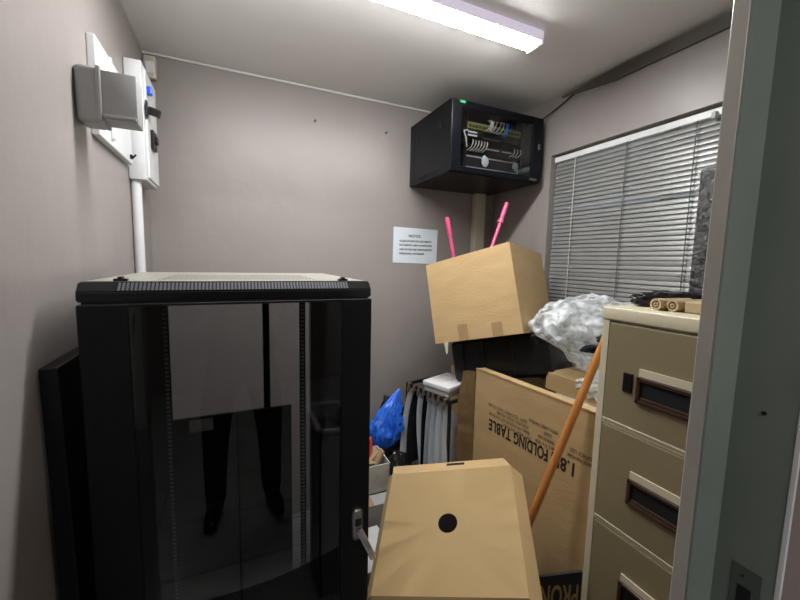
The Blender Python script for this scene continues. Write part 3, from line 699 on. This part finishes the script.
# bent end flap, ragged
bm = bmesh.new(); n = 22; F = []
for k in range(n+1):
    z = .03+(Hc-.045)*k/n; r_ = .004*noise.noise(Vector((0, 0, k*.9)))
    w_ = .058+.008*noise.noise(Vector((3, 0, k*.6)))
    if k > n-3: w_ -= .018*(k-n+3)/3
    F.append((cp(-.002, z), cp(-.012-.35*w_+r_, z+r_, w_*.55), cp(-.02-.5*w_+r_, z-.004+2*r_, w_)))
vf = [[bm.verts.new(p) for p in r] for r in F]
for k in range(n):
    for j in range(2): bm.faces.new((vf[k][j], vf[k][j+1], vf[k+1][j+1], vf[k+1][j]))
bmesh.ops.solidify(bm, geom=bm.faces[:], thickness=.004); obj('end_flap', bm, M['cardedge'], t)
bm = bmesh.new()
for k in range(26):
    a0 = Lc*k/26; hgt = .004+.004*abs(noise.noise(Vector((k*.7, 0, 0)))); box(bm, 0, Lc/26+.001, -.002, .003, -.004, hgt, mx=frame_mx(cp(a0, Hc-.003, -.001), pf, Vector((0, 0, 1)).cross(pf)))
obj('torn_edge', bm, M['cardedge'], t)
# lettering, upside down: reading direction runs from the near end to the far end
tx, ty = -pf, Vector((0, 0, -1))
def letter(s_, a, z, w, h, b_, m_, name):
    q = fit_bm(s_, w, h, b_); bmesh.ops.transform(q, matrix=frame_mx(cp(a, z, .0008), tx, ty), verts=q.verts)
    return obj(name, q, m_, t)
for s_, a_, w_ in (('1.8M', .510, .091), ('FOLDING', .403, .163), ('TABLE', .225, .127)): letter(s_, a_, .772, w_, .050, .022, M['ink'], 'lettering')
for s_, a_, z_, w_ in (('LIGHT WEIGHT AND STURDY', .325, .783, .15), ('IDEAL FOR INDOOR AND OUTDOOR', .315, .803, .22), ('STRONG STEEL FRAME', .31, .823, .17), ('EASY TO CARRY AND STORE', .30, .843, .21),
        ('180 X 75 X 74CM', .43, .790, .085), ('FOLDS IN HALF', .425, .812, .07), ('SIZE', .415, .834, .035), ('WITH CARRY HANDLE', .44, .856, .13), ('MADE FOR HOME', .57, .80, .09), ('OFFICE USE', .57, .822, .08)):
    letter(s_, a_, z_, w_, .0135, .004, M['fadeink'], 'small_print')
# broom handle
a, b_ = Vector((.81, 1.0, .012)), Vector((1.072, .776, 1.245)); b_ = Vector((1.06, .786, 1.182)) + (Vector((1.06, .786, 1.182))-Vector((.905, .893, .548))).normalized()*.07
a = Vector((.905, .893, .548)) - (b_-Vector((.905, .893, .548))).normalized()*.545
t = thing('broom_handle', 'orange varnished wooden broom handle leaning against the folding table carton', 'broom handle', a)
obj('stick', T([a, a.lerp(b_, .5), b_], [.0135, .0135, .0125], 16), M['wood'], t, smooth=True)
u = (b_-a).normalized(); obj('rounded_end', T([b_, b_+u*.006, b_+u*.010], [.0125, .010, .004], 16), M['wood'], t, smooth=True)

# black printed packet at the bottom
A_, B_ = Vector((.815, .742, 0)), Vector((.938, .696, 0)); px = (B_-A_).normalized(); py = Vector((-px.y, px.x, 0))
t = thing('black_printed_packet', 'black printed packet with ochre lettering standing between carton and filing cabinet', 'packet', A_)
z0, z1 = .565, .588
bm = bmesh.new(); Q = [A_+Vector((0, 0, .002)), B_+Vector((0, 0, .002)), B_+Vector((0, 0, .583)), A_+Vector((0, 0, .492))]
Q[3].z = .520; Q[2].z = .532
hexa(bm, Q, [p+py*.008 for p in Q]); obj('packet_body', bm, M['blackcard'], t)
bm = fit_bm('PRON', .118, .075, .02); bmesh.ops.transform(bm, matrix=frame_mx(B_ - px*.010 - py*.0008 + Vector((0, 0, .492)), -px, (0, 0, -1)) , verts=bm.verts)
obj('lettering', bm, M['yellowink'], t)

# ------------------------------------------------------------------ cable reel box with round hole
sc = 1.0
TL, TR, BR, BL = Vector((.513, 1.165, .676)), Vector((.834, .912, .777)), Vector((.644, .616, .632)), Vector((.324, .870, .532))
c0 = (TL+TR+BR+BL)/4; ux = (TR-TL+BR-BL).normalized(); uy = (TL-BL+TR-BR); uy = (uy-ux*uy.dot(ux)).normalized(); un = ux.cross(uy)
hw, hh = ((TR-TL).length+(BR-BL).length)/4, ((TL-BL).length+(TR-BR).length)/4
RH = Matrix((ux, uy, un)).transposed()
t = thing('cable_reel_box', 'square cardboard cable reel box with round hole in its tilted top', 'cardboard box', c0, RH)
# top panel with hole (ring of quads)
bm = bmesh.new(); n = 48; hc = Vector((.0, .004, 0)); hr = .030; I, O = [], []
for k in range(n):
    a = 2*PI*(k+.5)/n; dx, dy = math.cos(a), math.sin(a)
    I.append(bm.verts.new((hc.x+hr*dx, hc.y+hr*dy, 0)))
    s = min(((hw-hc.x)/dx if dx > 0 else (-hw-hc.x)/dx) if abs(dx) > 1e-9 else 9, ((hh-hc.y)/dy if dy > 0 else (-hh-hc.y)/dy) if abs(dy) > 1e-9 else 9)
    O.append(bm.verts.new((hc.x+s*dx, hc.y+s*dy, 0)))
corners = [bm.verts.new((sx*hw, sy*hh, 0)) for sx, sy in ((1, 1), (-1, 1), (-1, -1), (1, -1))]
for k in range(n):
    k2 = (k+1) % n; p, q = O[k].co, O[k2].co
    cr = None
    if abs(p.x-q.x) > 1e-5 and abs(p.y-q.y) > 1e-5:
        cr = min(corners, key=lambda v: (v.co-(p+q)/2).length)
    bm.faces.new((I[k], O[k], cr, O[k2], I[k2]) if cr else (I[k], O[k], O[k2], I[k2]))
bmesh.ops.solidify(bm, geom=bm.faces[:], thickness=.004)
tp = obj('top_panel', bm, M['card2'], t, local=True)
# flared bevelled flaps
def flap(a0, a1, outv, fl, dp, cut0, cut1):
    a0, a1, ov = Vector(a0), Vector(a1), Vector(outv)
    d_ = (a1-a0).normalized(); bm = bmesh.new()
    p = [a0, a1, a1 + ov*fl - d_*cut1 + Vector((0, 0, -dp)), a0 + ov*fl + d_*cut0 + Vector((0, 0, -dp))]
    nrm = (p[1]-p[0]).cross(p[3]-p[0]).normalized()
    if nrm.z < 0: nrm = -nrm
    hexa(bm, p, [q-nrm*.004 for q in p]); obj('side_flap', bm, M['card'], t, local=True)
flap((-hw, hh, 0), (hw, hh, 0), (0, 1, 0), .040, .010, -.006, .022); flap((-hw, -hh, 0), (hw, -hh, 0), (0, -1, 0), .024, .05, -.01, -.01)
flap((-hw, -hh, 0), (-hw, hh, 0), (-1, 0, 0), .022, .022, 0, -.008); flap((hw, -hh, 0), (hw, hh, 0), (1, 0, 0), .030, .040, -.012, .01)
bm = bmesh.new(); X0, X1, Y0, Y1 = -hw-.004, hw+.012, -hh-.012, hh+.012
for a_ in ((X0, X1, Y0, Y0+.006), (X0, X1, Y1-.006, Y1), (X0, X0+.006, Y0, Y1), (X1-.006, X1, Y0, Y1)): box(bm, *a_, -.24, -.052)
box(bm, X0, X1, Y0, Y1, -.24, -.234); obj('box_body', bm, M['card'], t, local=True)
obj('hand_slot', B(-.012, .052, hh+.022, hh+.032, -.0082, -.0050, bev=.001), M['hole'], t, local=True)
obj('cable_reel', B(-.13, .13, -.12, .12, -.10, -.07, bev=.006), mat('blue_reel', (.008, .014, .09), .3), t, local=True)
low = min((Matrix.Translation(c0) @ RH.to_4x4() @ Vector((x, y, -.24))).z for x in (-hw-.004, hw+.012) for y in (-hh-.012, hh+.012))
carton('cardboard_box', 'brown cardboard box on the floor propping up the cable reel box', .37, .735, .66, .96, .001, low-.001)

# ------------------------------------------------------------------ hanging pockets on a frame, white device, bags, boxes behind
FZ = .81
R_ = Matrix.Rotation(math.radians(12.2), 3, 'Z'); RO = Vector((.90, 1.422, 0)); RM = Matrix.Translation(RO) @ R_.to_4x4()
t = thing('hanging_file_rack', 'black metal rack holding a row of hanging grey vinyl pockets', 'rack', RO, R_)
bm = bmesh.new(); LW, LL = .15, .315
for x in (0, LW): box(bm, x-.007, x+.007, -.02, LL, FZ-.016, FZ, bev=.002)
for y in (-.02, LL-.014): box(bm, 0, LW, y, y+.014, FZ-.016, FZ-.001, bev=.002)
obj('top_frame', bm, M['blackpl'], t, local=True)
for x in (0, LW):
    for y in (-.013, LL-.007): obj('leg', B(x-.006, x+.006, y-.006, y+.006, .001, FZ-.015), M['blackpl'], t, local=True)
for i, y in enumerate([.285, .242, .205, .165, .130, .095, .055, .012]):
    dark = i in (1, 3)
    lab = ['silver grey vinyl pocket at the far end of the hanging rack', 'black vinyl pocket second from the far end of the hanging rack', 'silver grey vinyl pocket between the two black pockets', 'black vinyl pocket near the middle of the hanging rack',
           'silver grey vinyl pocket just nearer than the middle black pocket', 'silver grey vinyl pocket sixth from the far end of the rack', 'silver grey vinyl pocket second from the near end of the rack', 'silver grey vinyl pocket at the near end of the rack'][i]
    h = thing('hanging_pocket', lab, 'hanging pocket', RM @ Vector((.06, y, FZ-.38)), R_, 'pockets hanging on the black rack')
    bm = bmesh.new(); nu, nv = 8, 14; V = []
    for a in range(nu+1):
        row = []
        for b2 in range(nv+1):
            u, v = a/nu, b2/nv
            spread = .16+.84*min(1, v*2.6)
            x = -.075 + .13*u*spread + .010*(1-spread) - (.085 if i < 2 else .04)*v*(1-u*.5)
            yy = .012*math.sin(u*3+i*1.3+v*2)*v - .07*v*v*(.7 if i < 3 else .35) + .03*(u-.5)*v
            row.append(bm.verts.new((x, yy, .372 - .36*v)))
        V.append(row)
    for a in range(nu):
        for b2 in range(nv): bm.faces.new((V[a][b2], V[a+1][b2], V[a+1][b2+1], V[a][b2+1]))
    bmesh.ops.solidify(bm, geom=bm.faces[:], thickness=.004)
    obj('pocket', bm, M['blackbag'] if dark else M['pocket'], h, smooth=True, local=True)
    bm = bmesh.new(); box(bm, -.072, -.052, -.009, .009, .352, .384, bev=.003); box(bm, -.078, -.07, -.005, .005, .335, .36, bev=.002)
    obj('clip', bm, M['brass'], h, local=True)
# white device
p0, p1, p2 = Vector((.847, 1.575, 0)), Vector((.896, 1.418, 0)), Vector((1.037, 1.647, 0))
dx_ = (p2-p0).normalized(); dy_ = Vector((-dx_.y, dx_.x, 0))
R_ = Matrix((dx_, dy_, Vector((0, 0, 1)))).transposed()
t = thing('white_device', 'flat white plastic device lying on top of the hanging pocket rack', 'device', Vector(((.896+1.037)/2, (1.418+1.647)/2, FZ+.003)), R_)
obj('lower_case', B(-.094, .094, -.076, .076, 0, .030, bev=.006, seg=3), M['bedcol'], t, smooth=True, local=True)
obj('upper_cover', B(-.100, .100, -.082, .082, .028, .054, bev=.006, seg=3), M['white'], t, smooth=True, local=True)
bm = bmesh.new(); box(bm, 0, .07, -.02, -.016, .0538, .0544); obj('marking', bm, M['rail'], t, local=True)
# black bag heap, blue bag
bm = blob((.815, 1.885, .325), (.10, .13, .33), .15, 1.7, 6, 5, flat=.322, fold=.2)
for v in bm.verts: v.co.y = min(v.co.y, YB-.005)
tag(obj('black_bag', bm, M['blackbag'], smooth='all'), 'tall crumpled black plastic bag on the floor against the back wall', 'plastic bag')
bm = bmesh.new(); bmesh.ops.create_uvsphere(bm, u_segments=96, v_segments=80, radius=1)
ax0, ax1 = Vector((.675, 1.66, .50)), Vector((.775, 1.70, .79))
for v in bm.verts:
    q = v.co.copy(); tt = (q.z+1)/2; prof = math.sin(PI*min(1, tt**.8))**.6*(1-.62*tt) + .008
    ang = math.atan2(q.y, q.x); c = ax0.lerp(ax1, tt)
    f_ = 1+.22*noise.fractal(Vector((math.cos(ang)*2.6, math.sin(ang)*2.6, tt*3.5)), 1, 2, 5) + .16*(1-3*abs(noise.noise(Vector((math.cos(ang)*3+tt*2, math.sin(ang)*3, tt*4+4)))))
    v.co = c + Vector((math.cos(ang)*.105*prof*f_, math.sin(ang)*.055*prof*f_, 0)) + Vector((-.02*math.sin(PI*tt), 0, 0))
tag(obj('blue_bag', bm, M['bluebag'], smooth='all'), 'bright blue crumpled plastic bag leaning upright against the black bag', 'plastic bag')
# lower dark bag, boxes beside the rack
bm = blob((.735, 1.60, .235), (.10, .095, .24), .2, 1.8, 9, 4, flat=.233, fold=.2)
tag(obj('black_bag', bm, M['blackbag'], smooth='all'), 'smaller dark plastic bag below the blue bag, beside the white box', 'plastic bag')
carton('storage_box', 'pale grey storage box on the floor beneath the aged white box', .36, .632, 1.36, 1.62, .001, .425, 0, 'bedcol')
t = thing('open_box', 'small aged white open box full of scraps beside the server rack', 'box', (.50, 1.50, .427))
bm = bmesh.new(); x0, x1, y0, y1, z0, z1, h = .385, .618, 1.43, 1.60, .427, .557, .005
box(bm, x0, x1, y0, y0+h, z0, z1); box(bm, x0, x1, y1-h, y1, z0, z1); box(bm, x0, x0+h, y0, y1, z0, z1); box(bm, x1-h, x1, y0, y1, z0, z1); box(bm, x0, x1, y0, y1, z0, z0+h); obj('box_walls', bm, M['aged'], t)
bm = bmesh.new(); box(bm, -.07, .05, -.03, .04, 0, .008, mx=Matrix.Translation((.53, 1.50, .545)) @ Matrix.Rotation(.5, 4, 'Y') @ Matrix.Rotation(.6, 4, 'Z')); box(bm, -.05, .05, -.02, .04, 0, .01, mx=Matrix.Translation((.56, 1.53, .535)) @ Matrix.Rotation(-.7, 4, 'Y'))
box(bm, -.005, .005, -.02, .02, -.10, .04, mx=Matrix.Translation((.585, 1.50, .55)) @ Matrix.Rotation(.5, 4, 'Y'))
tag(obj('card_scraps', bm, M['tan']), 'pale card scraps sticking out of the aged white open box', 'scraps')
tag(obj('red_pot', T([(.545, 1.56, .435), (.545, 1.56, .60), (.545, 1.56, .625)], [.03, .033, .028], 20), M['redpl'], smooth=True), 'small red plastic container standing in the aged white open box', 'container')
bm = B(.40, .60, 1.10, 1.30, .30, .302); 
bmesh.ops.transform(bm, matrix=Matrix.Translation((.49, 1.25, .30)) @ Matrix.Rotation(math.radians(62), 4, 'X') @ Matrix.Translation((-.5, -1.1, -.30)), verts=bm.verts)
bm.free()
t = thing('white_box', 'plain white carton on the floor between server rack and storage box', 'box', (.47, 1.2, 0))
obj('carton_body', B(.355, .52, 1.12, 1.33, .001, .36, bev=.003), M['white'], t)

# ------------------------------------------------------------------ corridor side: added fill lamp, bin
t = batten(-.6, .6, -1.30, -1.22, ZC-.048, 'added unseen tube light on the corridor ceiling behind the doorway', M['hfill'])  # out-of-view lamp added as fill for the jamb and low objects

t = thing('waste_bin', 'grey open topped bin just inside the doorway, mirrored in the rack glass', 'bin', (.385, .19, 0))
bm = bmesh.new()
for a_ in ((.305, .465, .03, .038), (.305, .465, .332, .34), (.305, .313, .03, .34), (.457, .465, .03, .34)): box(bm, *a_, .01, .74)
box(bm, .305, .465, .03, .34, .002, .012); obj('bin_walls', bm, M['greypl'], t)
bm = bmesh.new()
for a_ in ((.298, .472, .022, .045), (.298, .472, .325, .348), (.298, .32, .022, .348), (.45, .472, .022, .348)): box(bm, *a_, .735, .752, bev=.003)
obj('bin_rim', bm, M['bedcol'], t)
obj('bin_liner', blob((.385, .185, .68), (.062, .125, .04), .2, 2, 3, 3), M['blackbag'], t, smooth='all')
# ------------------------------------------------------------------ the person standing in the doorway (seen mirrored in the rack's glass)
def skin_bm(V, E_, R, sub=2):
    me = bpy.data.meshes.new('sk'); me.from_pydata([Vector(v) for v in V], E_, [])
    o = bpy.data.objects.new('sk', me); COL.objects.link(o)
    m = o.modifiers.new('s', 'SKIN'); m.use_smooth_shade = True
    for i, r_ in enumerate(R):
        q = me.skin_vertices[0].data[i]; q.radius = (r_, r_) if not isinstance(r_, tuple) else r_; q.use_root = (i == 0)
    sb = o.modifiers.new('d', 'SUBSURF'); sb.levels = sub; sb.render_levels = sub
    dg = bpy.context.evaluated_depsgraph_get(); dg.update()
    me2 = bpy.data.meshes.new_from_object(o.evaluated_get(dg)); bm = bmesh.new(); bm.from_mesh(me2)
    bpy.data.objects.remove(o); bpy.data.meshes.remove(me); bpy.data.meshes.remove(me2); return bm
def merge(a, b):
    tm = bpy.data.meshes.new('t'); b.to_mesh(tm); b.free(); a.from_mesh(tm); bpy.data.meshes.remove(tm)
PX, PY = .03, -.42
t = thing('person', 'person in dark shirt and trousers standing in the doorway, mirrored in the rack glass', 'person', (PX, PY, 0))
def w3(p): return (PX+p[0], PY+p[1], p[2])
# skeleton: pelvis first
V = [(0, 0, .93), (0, -.005, 1.08), (0, -.01, 1.25), (0, -.015, 1.38), (0, -.01, 1.46), (0, .01, 1.53), (0, .02, 1.60), (0, .02, 1.68), (0, .01, 1.735)]
R = [(.15, .11), (.135, .10), (.16, .11), (.15, .095), (.058, .058), (.058, .06), (.074, .09), (.078, .095), (.05, .06)]
E_ = [(i, i+1) for i in range(8)]
def add(p, r_, j):
    V.append(p); R.append(r_); E_.append((j, len(V)-1)); return len(V)-1
for s_ in (-1, 1):
    a = add((s_*.10, 0, .86), .088, 0); a = add((s_*.125, .01, .68), .076, a); a = add((s_*.14, .02, .48), .056, a); a = add((s_*.145, 0, .30), .052, a); a = add((s_*.15, -.01, .09), .036, a); a = add((s_*.16, .07, .04), .034, a); a = add((s_*.17, .15, .03), .028, a)
    a = add((s_*.18, -.015, 1.40), .055, 3); a = add((s_*.235, -.03, 1.25), .046, a); a = add((s_*.245, -.01, 1.12), .038, a); a = add((s_*.17, .16, 1.25), .034, a); a = add((s_*.105, .29, 1.375), .026, a); a = add((s_*.085, .335, 1.41), .030, a); a = add((s_*.075, .358, 1.435), .024, a)
body = skin_bm([w3(v) for v in V], E_, R)
for s_ in (-1, 1):       # four fingers and a thumb, curled round the phone's edge
    for k, ln in enumerate((.85, 1, .95, .75)):
        z = 1.455 - k*.019
        merge(body, skin_bm([w3(p) for p in ((s_*.082, .345, z-.015), (s_*.082, .372, z), (s_*.070, .372+.022*ln, z+.004), (s_*.050, .372+.026*ln, z+.004), (s_*.034, .372+.022*ln, z+.002))], [(0, 1), (1, 2), (2, 3), (3, 4)], [.009, .0092, .0085, .008, .0068], 2))
    merge(body, skin_bm([w3(p) for p in ((s_*.085, .335, 1.425), (s_*.072, .350, 1.452), (s_*.055, .372, 1.470), (s_*.042, .378, 1.482))], [(0, 1), (1, 2), (2, 3)], [.011, .0105, .0095, .0075], 2))
    merge(body, blob(w3((s_*.079, .02, 1.625)), (.012, .018, .032), .05, 2, 1, 2))       # ear
merge(body, skin_bm([w3(p) for p in ((0, .09, 1.645), (0, .118, 1.612), (0, .108, 1.598))], [(0, 1), (1, 2)], [.008, .013, .009], 2))  # nose
pb = obj('body', body, M['skin'], t, smooth='all')
for s_ in (-1, 1): obj('eye', blob(w3((s_*.032, .098, 1.645)), (.012, .007, .007), 0, 1, 0, 2), M['white'], t, smooth='all')
obj('mouth', blob(w3((0, .098, 1.572)), (.024, .008, .006), 0, 1, 0, 2), mat('lips', (.22, .07, .06), .5), t, smooth='all')
hb = blob(w3((0, .0, 1.685)), (.088, .108, .085), .05, 3, 2, 3)
for v in hb.verts:
    if v.co.y > PY+.07 and v.co.z < 1.69: v.co.y = PY+.07
obj('hair', hb, M['hair'], t, smooth='all')
V2 = [(0, 0, .92), (0, 0, 1.03), (0, -.004, 1.12)]; R2 = [(.172, .132), (.164, .128), (.150, .116)]; E2 = [(0, 1), (1, 2)]
for s_ in (-1, 1):
    j = 0
    for p, r_ in (((s_*.095, .0, .83), .098), ((s_*.125, .01, .68), .094), ((s_*.14, .02, .48), .076), ((s_*.146, 0, .30), .066), ((s_*.15, -.008, .14), .060), ((s_*.15, .0, .04), .058)):
        V2.append(p); R2.append(r_); E2.append((j, len(V2)-1)); j = len(V2)-1
obj('trousers', skin_bm([w3(p) for p in V2], E2, R2), M['cloth'], t, smooth='all')
V2 = [(0, -.005, 1.12), (0, 0, 1.0), (0, 0, .90), (0, -.01, 1.26), (0, -.015, 1.38), (0, -.01, 1.455)]; R2 = [(.172, .132), (.180, .142), (.186, .148), (.178, .13), (.160, .11), (.072, .072)]; E2 = [(0, 1), (1, 2), (0, 3), (3, 4), (4, 5)]
for s_ in (-1, 1):
    j = 4
    for p, r_ in (((s_*.18, -.015, 1.40), .070), ((s_*.235, -.03, 1.25), .060), ((s_*.245, -.01, 1.12), .054), ((s_*.17, .16, 1.25), .048), ((s_*.113, .272, 1.357), .038)):
        V2.append(p); R2.append(r_); E2.append((j, len(V2)-1)); j = len(V2)-1
obj('shirt', skin_bm([w3(p) for p in V2], E2, R2), M['shirt'], t, smooth='all')
for s_ in (-1, 1): obj('pupil', blob(w3((s_*.032, .1035, 1.645)), (.005, .003, .005), 0, 1, 0, 2), M['hair'], t, smooth='all')
for s_ in (-1, 1):
    obj('shoe', skin_bm([w3(p) for p in ((s_*.15, -.045, .048), (s_*.152, .0, .050), (s_*.165, .10, .042), (s_*.175, .19, .034))], [(0, 1), (1, 2), (2, 3)], [.042, .046, .045, .032], 2), M['shoe'], t, smooth='all')
ph = thing('phone', 'dark phone held up in both hands in the doorway', 'phone', (PX, PY+.385, 1.40))
obj('phone_body', B(PX-.04, PX+.04, PY+.381, PY+.389, 1.385, 1.545, bev=.003), M['blackpl'], ph)

# ------------------------------------------------------------------ camera
f_px, yaw, pitch, roll = 368.92, .42457, .10462, .02189
fw = Vector((math.sin(yaw)*math.cos(pitch), math.cos(yaw)*math.cos(pitch), -math.sin(pitch)))
r0 = Vector((math.cos(yaw), -math.sin(yaw), 0)); u0 = r0.cross(fw)
r1 = r0*math.cos(roll)+u0*math.sin(roll); u1 = -r0*math.sin(roll)+u0*math.cos(roll)
cd = bpy.data.cameras.new('camera'); cam = bpy.data.objects.new('camera', cd); COL.objects.link(cam)
mc = Matrix((r1, u1, -fw)).transposed().to_4x4(); mc.translation = (0, 0, 1.45); cam.matrix_world = mc
cd.sensor_width = 36; cd.sensor_fit = 'HORIZONTAL'; cd.lens = f_px/800*36; cd.clip_start = .01
S.camera = cam

# ------------------------------------------------------------------ world and view
wd = bpy.data.worlds.new('world'); S.world = wd; wd.use_nodes = True
bg = wd.node_tree.nodes['Background']; bg.inputs['Color'].default_value = (.75, .85, 1, 1); bg.inputs['Strength'].default_value = .35
vs_ = S.view_settings; vs_.view_transform = 'Standard'; vs_.look = 'None'; vs_.gamma = 1; vs_.use_curve_mapping = False; vs_.exposure = 1.05
